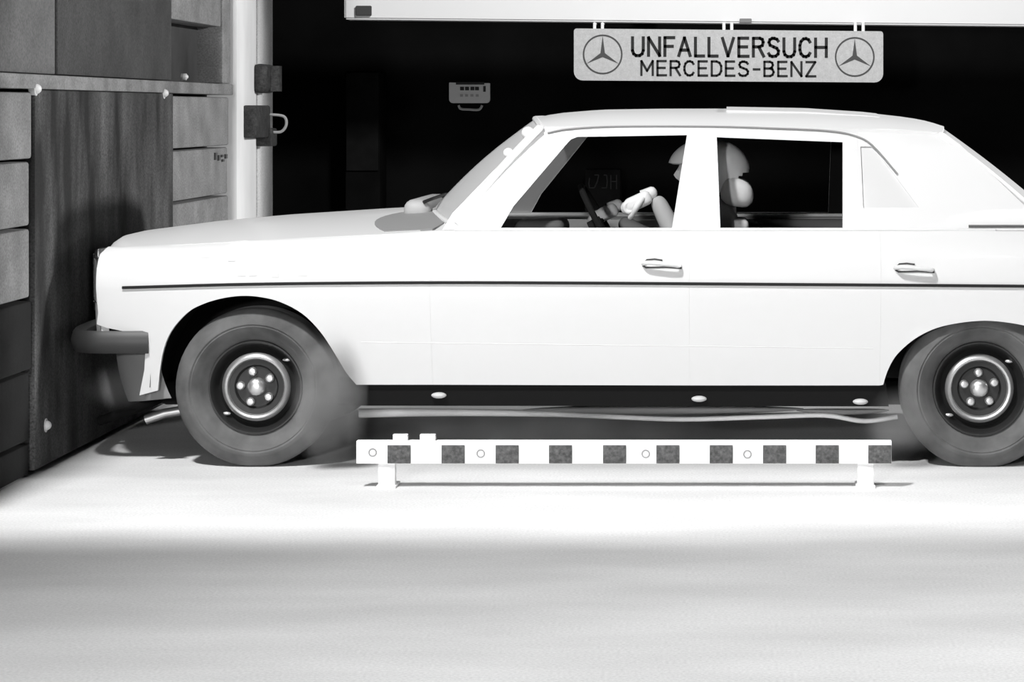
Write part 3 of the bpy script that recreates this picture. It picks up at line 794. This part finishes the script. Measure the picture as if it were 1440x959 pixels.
for t in (0.2, PI-0.2, -PI/2): a_tube(bm, [sw-n*0.03, sw+(e1*math.cos(t)+e2*math.sin(t))*0.19], 0.012, 6)
a_tube(bm, [sw-n*0.02, sw-n*0.35], 0.025, 10); a_tube(bm, [sw-n*0.05, sw+n*0.005], 0.055, 16)
fin('steering_spokes', bm, DTRIM, swo)
for (y0, y1) in ((0.27, 0.78), (W2-0.78, W2-0.27)):
    st = soft_box('front_seat', (0.42, y0, 0.30), (0.96, y1, 0.50), SEATM, car, 0.06)
    M = Matrix.Translation((0.88, 0, 0.45)) @ Matrix.Rotation(math.radians(6), 4, 'Y')
    soft_box('seat_back', (-0.07, y0, 0.0), (0.07, y1, 0.455), SEATM, st, 0.06, M)
    ym = (y0+y1)/2
    if y0 < 0.5:
        bm = bmesh.new(); a_box(bm, (0.800, ym-0.13, 0.995), (0.935, ym+0.13, 1.112), 0.045, 4)
        for v in bm.verts:
            v.co.z += (v.co.x-0.87)*-0.35 if v.co.z > 1.05 else (v.co.x-0.87)*-0.10
        hr = fin('headrest', bm, HREST, st, 'pale padded headrest', 60)
        for dy in (-0.05, 0.05): tube('headrest_post', [(0.850, ym+dy, 0.90), (0.850, ym+dy, 1.01)], [0.020, 0.014], HREST, hr, 10)
        soft_box('seat_shoulder', (0.80, ym-0.14, 0.895), (0.915, ym+0.14, 0.945), HREST, st, 0.022)
rs = soft_box('rear_seat', (1.42, 0.26, 0.32), (1.98, W2-0.26, 0.52), SEATM, car, 0.05)
soft_box('seat_back', (1.80, 0.26, 0.45), (2.02, W2-0.26, 0.90), SEATM, rs, 0.05)
box('parcel_shelf', (1.95, 0.24, 0.885), (2.15, W2-0.24, 0.905), SEATM, car, 0.004)
for s in (0, 1):
    for (x0, x1) in ((-0.24, 0.67), (0.72, 1.40)):
        lo, hi = (x0, 0.135, 0.34), (x1, 0.155, 0.895)
        if s: lo, hi = (x0, W2-0.155, 0.34), (x1, W2-0.135, 0.895)
        box('door_trim', lo, hi, mat('door_card_pale', 0.82, 0.9) if x0 < 0 else mat('door_card_dark', 0.12, 0.9), car, 0.004)

# ------------------------------------------------------------------ crash dummy at the wheel
dummy = empty('crash_test_dummy', (0.72, 0.50, 0.50), 'helmeted crash test dummy sitting behind the wheel of the white car', 'dummy')
def skin_mesh(verts, edges, rads, root=0, sub=1):
    me = bpy.data.meshes.new('skin'); me.from_pydata(verts, edges, [])
    o = bpy.data.objects.new('skin', me); COL.objects.link(o)
    md = o.modifiers.new('s', 'SKIN'); o.modifiers.new('u', 'SUBSURF').levels = sub
    for i, r in enumerate(rads):
        me.skin_vertices[0].data[i].radius = (r, r) if not isinstance(r, tuple) else r
        me.skin_vertices[0].data[i].use_root = (i == root)
    dg = bpy.context.evaluated_depsgraph_get(); dg.update()
    out = bpy.data.meshes.new_from_object(o.evaluated_get(dg))
    bpy.data.objects.remove(o); bpy.data.meshes.remove(me)
    for p in out.polygons: p.use_smooth = True
    return out
DY = 0.52
hn = at(893, 282, 10.36); hf = at(846, 299, 10.70)     # near and far hand
hn = Vector(hn); hf = Vector(hf)
V = [(0.76, DY, 0.56), (0.785, DY, 0.70), (0.795, DY, 0.84), (0.79, DY, 0.94), (0.765, DY, 1.03),
     (0.775, DY-0.185, 0.935), (0.640, DY-0.20, 0.84), (hn.x+0.080, hn.y, hn.z+0.020),
     (0.775, DY+0.185, 0.935), (0.60, DY+0.21, 0.80), (hf.x+0.07, hf.y, hf.z-0.03),
     (0.70, DY-0.10, 0.555), (0.30, DY-0.14, 0.58), (-0.02, DY-0.12, 0.38), (-0.14, DY-0.12, 0.36),
     (0.70, DY+0.10, 0.555), (0.30, DY+0.14, 0.58), (-0.02, DY+0.12, 0.38), (-0.14, DY+0.12, 0.36)]
E = [(0, 1), (1, 2), (2, 3), (3, 4), (3, 5), (5, 6), (6, 7), (3, 8), (8, 9), (9, 10), (0, 11), (11, 12), (12, 13), (13, 14), (0, 15), (15, 16), (16, 17), (17, 18)]
Rr = [0.12, 0.125, 0.135, 0.10, 0.055, 0.065, 0.048, 0.033, 0.065, 0.048, 0.033, 0.085, 0.065, 0.045, 0.035, 0.085, 0.065, 0.045, 0.035]
me = skin_mesh([Vector(v) for v in V], E, Rr, 0, 2); me.materials.append(CLOTH); me.materials.append(mat('pale_sleeve', 0.42, 0.95, spec=0.1))
for p in me.polygons:      # paler sleeves on the forearms
    for a, b in ((V[6], V[7]), (V[9], V[10])):
        a, b = Vector(a), Vector(b); t = (p.center-a).dot(b-a)/(b-a).length_squared
        if t > 0.12 and (p.center-a-(b-a)*t).length < 0.075: p.material_index = 1
link('body', me, dummy, 'grey overall')
def hand(pos, direc, side, parent):
    """palm with five curled fingers; direc = from wrist to fingers"""
    f = Vector(direc).normalized(); s = Vector((0, 1, 0)); u = f.cross(s).normalized()
    if u.z < 0: u = -u
    s = u.cross(f).normalized()
    bm = bmesh.new()
    M = Matrix((( f.x, s.x, u.x, pos.x), (f.y, s.y, u.y, pos.y), (f.z, s.z, u.z, pos.z), (0, 0, 0, 1))) @ Matrix.Scale(1.12, 4)
    a_box(bm, (-0.060, -0.042, -0.034), (0.042, 0.042, 0.018), 0.020, 4, M)
    for k in range(4):
        y = -0.032 + 0.0215*k; L = (0.060, 0.070, 0.066, 0.052)[k if side > 0 else 3-k]
        pts = [(0.02, y, 0.004), (0.02+L*0.30, y, 0.002), (0.02+L*0.46, y, -0.012), (0.02+L*0.32, y, -0.027), (0.008, y, -0.024)]
        a_tube(bm, smooth_path([M @ Vector(p) for p in pts], 3), [0.0105]*6+[0.0095]*4+[0.0085]*3, 8)
    pts = [(-0.03, side*0.035, -0.004), (0.0, side*0.056, -0.020), (0.025, side*0.048, -0.040), (0.040, side*0.030, -0.048)]
    a_tube(bm, smooth_path([M @ Vector(p) for p in pts], 3), [0.013]*5+[0.010]*5, 8)
    a_tube(bm, [M @ Vector((x_, 0, 0)) for x_ in (-0.085, -0.081, -0.072, -0.03)], [0.006, 0.017, 0.024, 0.028], 12)
    bmesh.ops.recalc_face_normals(bm, faces=bm.faces[:])
    return fin('hand', bm, SKIN, parent, 'pale gloved hand', 50)
hand(hn, (-0.9, 0.0, -0.42), 1, dummy)
hand(hf, (-0.9, -0.05, -0.42), -1, dummy)
# head with face
hc = Vector((0.740, DY, 1.135))
bm = bmesh.new(); bmesh.ops.create_uvsphere(bm, u_segments=40, v_segments=28, radius=1)
for v in bm.verts:
    x, y, z = v.co
    px_ = x*0.100; py_ = y*0.078; pz_ = z*0.118
    fr = max(0, -x)
    if z < -0.2: py_ *= 1-0.30*min(1, (-0.2-z)/0.8); px_ *= 1.0 if x < 0 else 1-0.35*min(1, (-0.2-z)/0.8)
    nose = math.exp(-((y/0.13)**2)-((z+0.12)/0.20)**2)*0.030*(fr > 0.5)
    chin = math.exp(-((y/0.35)**2)-((z+0.78)/0.20)**2)*0.018*(fr > 0.2)
    brow = math.exp(-((z-0.18)/0.10)**2)*0.008*(fr > 0.6)
    eye = sum(math.exp(-(((y-e)/0.18)**2)-((z-0.02)/0.10)**2) for e in (-0.38, 0.38))*0.010*(fr > 0.4)
    lip = math.exp(-((y/0.28)**2)-((z+0.48)/0.06)**2)*0.006*(fr > 0.4)
    v.co = hc + Vector((px_-nose-chin-brow+eye-lip, py_, pz_))
hd = fin('head', bm, SKIN, dummy, None, 80)
bm = bmesh.new()
for e in (-1, 1):
    b = bmesh.new(); bmesh.ops.create_uvsphere(b, u_segments=10, v_segments=8, radius=0.011)
    bmesh.ops.translate(b, vec=hc+Vector((-0.086, e*0.030, 0.004)), verts=b.verts[:]); merge(bm, b)
fin('eye', bm, DTRIM, hd)
for e in (-1, 1):
    bm = bmesh.new(); bmesh.ops.create_uvsphere(bm, u_segments=12, v_segments=8, radius=1)
    for v in bm.verts: v.co = hc+Vector((0.015+v.co.x*0.020, e*0.080+v.co.y*0.010, -0.005+v.co.z*0.032))
    fin('ear', bm, SKIN, hd)
# open-faced helmet: shell whose lower edge rises towards the back
bm = bmesh.new(); bmesh.ops.create_uvsphere(bm, u_segments=44, v_segments=30, radius=1)
kill = []
for v in bm.verts:
    x, y, z = v.co
    lim = 0.18 if x < -0.55 else (-0.55 if x < 0.35 else -0.30)
    lim = interp(x, [(-1, 0.15), (-0.6, 0.10), (-0.45, -0.75), (0.2, -0.85), (0.55, -0.45), (1, -0.10)])
    if z < lim: kill.append(v)
bmesh.ops.delete(bm, geom=kill, context='VERTS')
for v in bm.verts:
    x, y, z = v.co; v.co = Vector((0.752, DY, 1.145)) + Vector((x*0.166, y*0.135, z*0.125))
bmesh.ops.recalc_face_normals(bm, faces=bm.faces[:])
r = bmesh.ops.solidify(bm, geom=bm.faces[:], thickness=0.018)
fin('helmet', bm, HELM, dummy, 'white open-faced helmet', 60)
bm = bmesh.new()
for s in (-1, 1): a_tube(bm, smooth_path([(0.73, DY+s*0.10, 1.10), (0.70, DY+s*0.085, 1.04), (0.672, DY, 1.018)]), 0.009, 8)
fin('chin_strap', bm, HELM, dummy)

# ------------------------------------------------------------------ dust thrown up by the wheels
def dust(name, c, r, dens, label):
    bm = bmesh.new(); bmesh.ops.create_icosphere(bm, subdivisions=3, radius=1)
    for v in bm.verts:
        k = 1 + 0.12*math.sin(5*v.co.x+3*v.co.z) + 0.08*math.sin(9*v.co.y+4*v.co.x)
        v.co = Vector((v.co.x*r[0]*k, v.co.y*r[1]*k, v.co.z*r[2]*k))
    m = bpy.data.materials.new(name+'_haze'); m.use_nodes = True
    nt = m.node_tree; nt.nodes.clear(); L = nt.links
    o = nt.nodes.new('ShaderNodeOutputMaterial'); pv = nt.nodes.new('ShaderNodeVolumeScatter')
    pv.inputs['Color'].default_value = (0.95, 0.95, 0.95, 1); pv.inputs['Anisotropy'].default_value = 0.0
    tc = nt.nodes.new('ShaderNodeTexCoord'); mp = nt.nodes.new('ShaderNodeMapping')
    mp.inputs['Scale'].default_value = (1/r[0], 1/r[1], 1/r[2]); L.new(tc.outputs['Object'], mp.inputs[0])
    ln = nt.nodes.new('ShaderNodeVectorMath'); ln.operation = 'LENGTH'; L.new(mp.outputs[0], ln.inputs[0])
    fo = nt.nodes.new('ShaderNodeMapRange'); fo.interpolation_type = 'SMOOTHSTEP'
    fo.inputs[1].default_value = 1.0; fo.inputs[2].default_value = 0.15; fo.inputs[3].default_value = 0; fo.inputs[4].default_value = 1
    L.new(ln.outputs['Value'], fo.inputs[0])
    nz = nt.nodes.new('ShaderNodeTexNoise'); nz.inputs['Scale'].default_value = 6; nz.inputs['Detail'].default_value = 3
    L.new(tc.outputs['Object'], nz.inputs['Vector'])
    nr = nt.nodes.new('ShaderNodeMapRange'); nr.inputs[1].default_value = 0.35; nr.inputs[2].default_value = 0.65; nr.inputs[3].default_value = 0.25; nr.inputs[4].default_value = 1.4
    L.new(nz.outputs['Fac'], nr.inputs[0])
    m1 = nt.nodes.new('ShaderNodeMath'); m1.operation = 'MULTIPLY'; L.new(fo.outputs[0], m1.inputs[0]); L.new(nr.outputs[0], m1.inputs[1])
    m2 = nt.nodes.new('ShaderNodeMath'); m2.operation = 'MULTIPLY'; m2.inputs[1].default_value = dens; L.new(m1.outputs[0], m2.inputs[0])
    L.new(m2.outputs[0], pv.inputs['Density']); L.new(pv.outputs[0], o.inputs['Volume'])
    for f in bm.faces: f.smooth = True
    me = bpy.data.meshes.new(name); bm.to_mesh(me); bm.free(); me.materials.append(m)
    ob = bpy.data.objects.new(name, me); COL.objects.link(ob); ob.location = c
    tag(ob, label, 'dust', None, 'stuff')
p = at(470, 575, 10.15)
dust('dust_cloud', (p.x+0.01, -0.02, 0.28), (0.17, 0.14, 0.30), 13.0, 'pale dust swirling up behind the front wheel')
p = at(760, 605, 10.3)
dust('dust_trail', (p.x-0.05, p.y, 0.13), (0.95, 0.25, 0.125), 3.5, 'thin dust trailing low under the sill of the car')
p = at(1262, 600, 10.15)
dust('dust_puff', (p.x, 0.04, 0.17), (0.16, 0.15, 0.16), 5.0, 'small dust puff ahead of the rear wheel')
p = at(175, 560, 10.5)
dust('dust_haze', (p.x, p.y, 0.27), (0.18, 0.28, 0.11), 2.5, 'faint dust hanging below the front bumper')
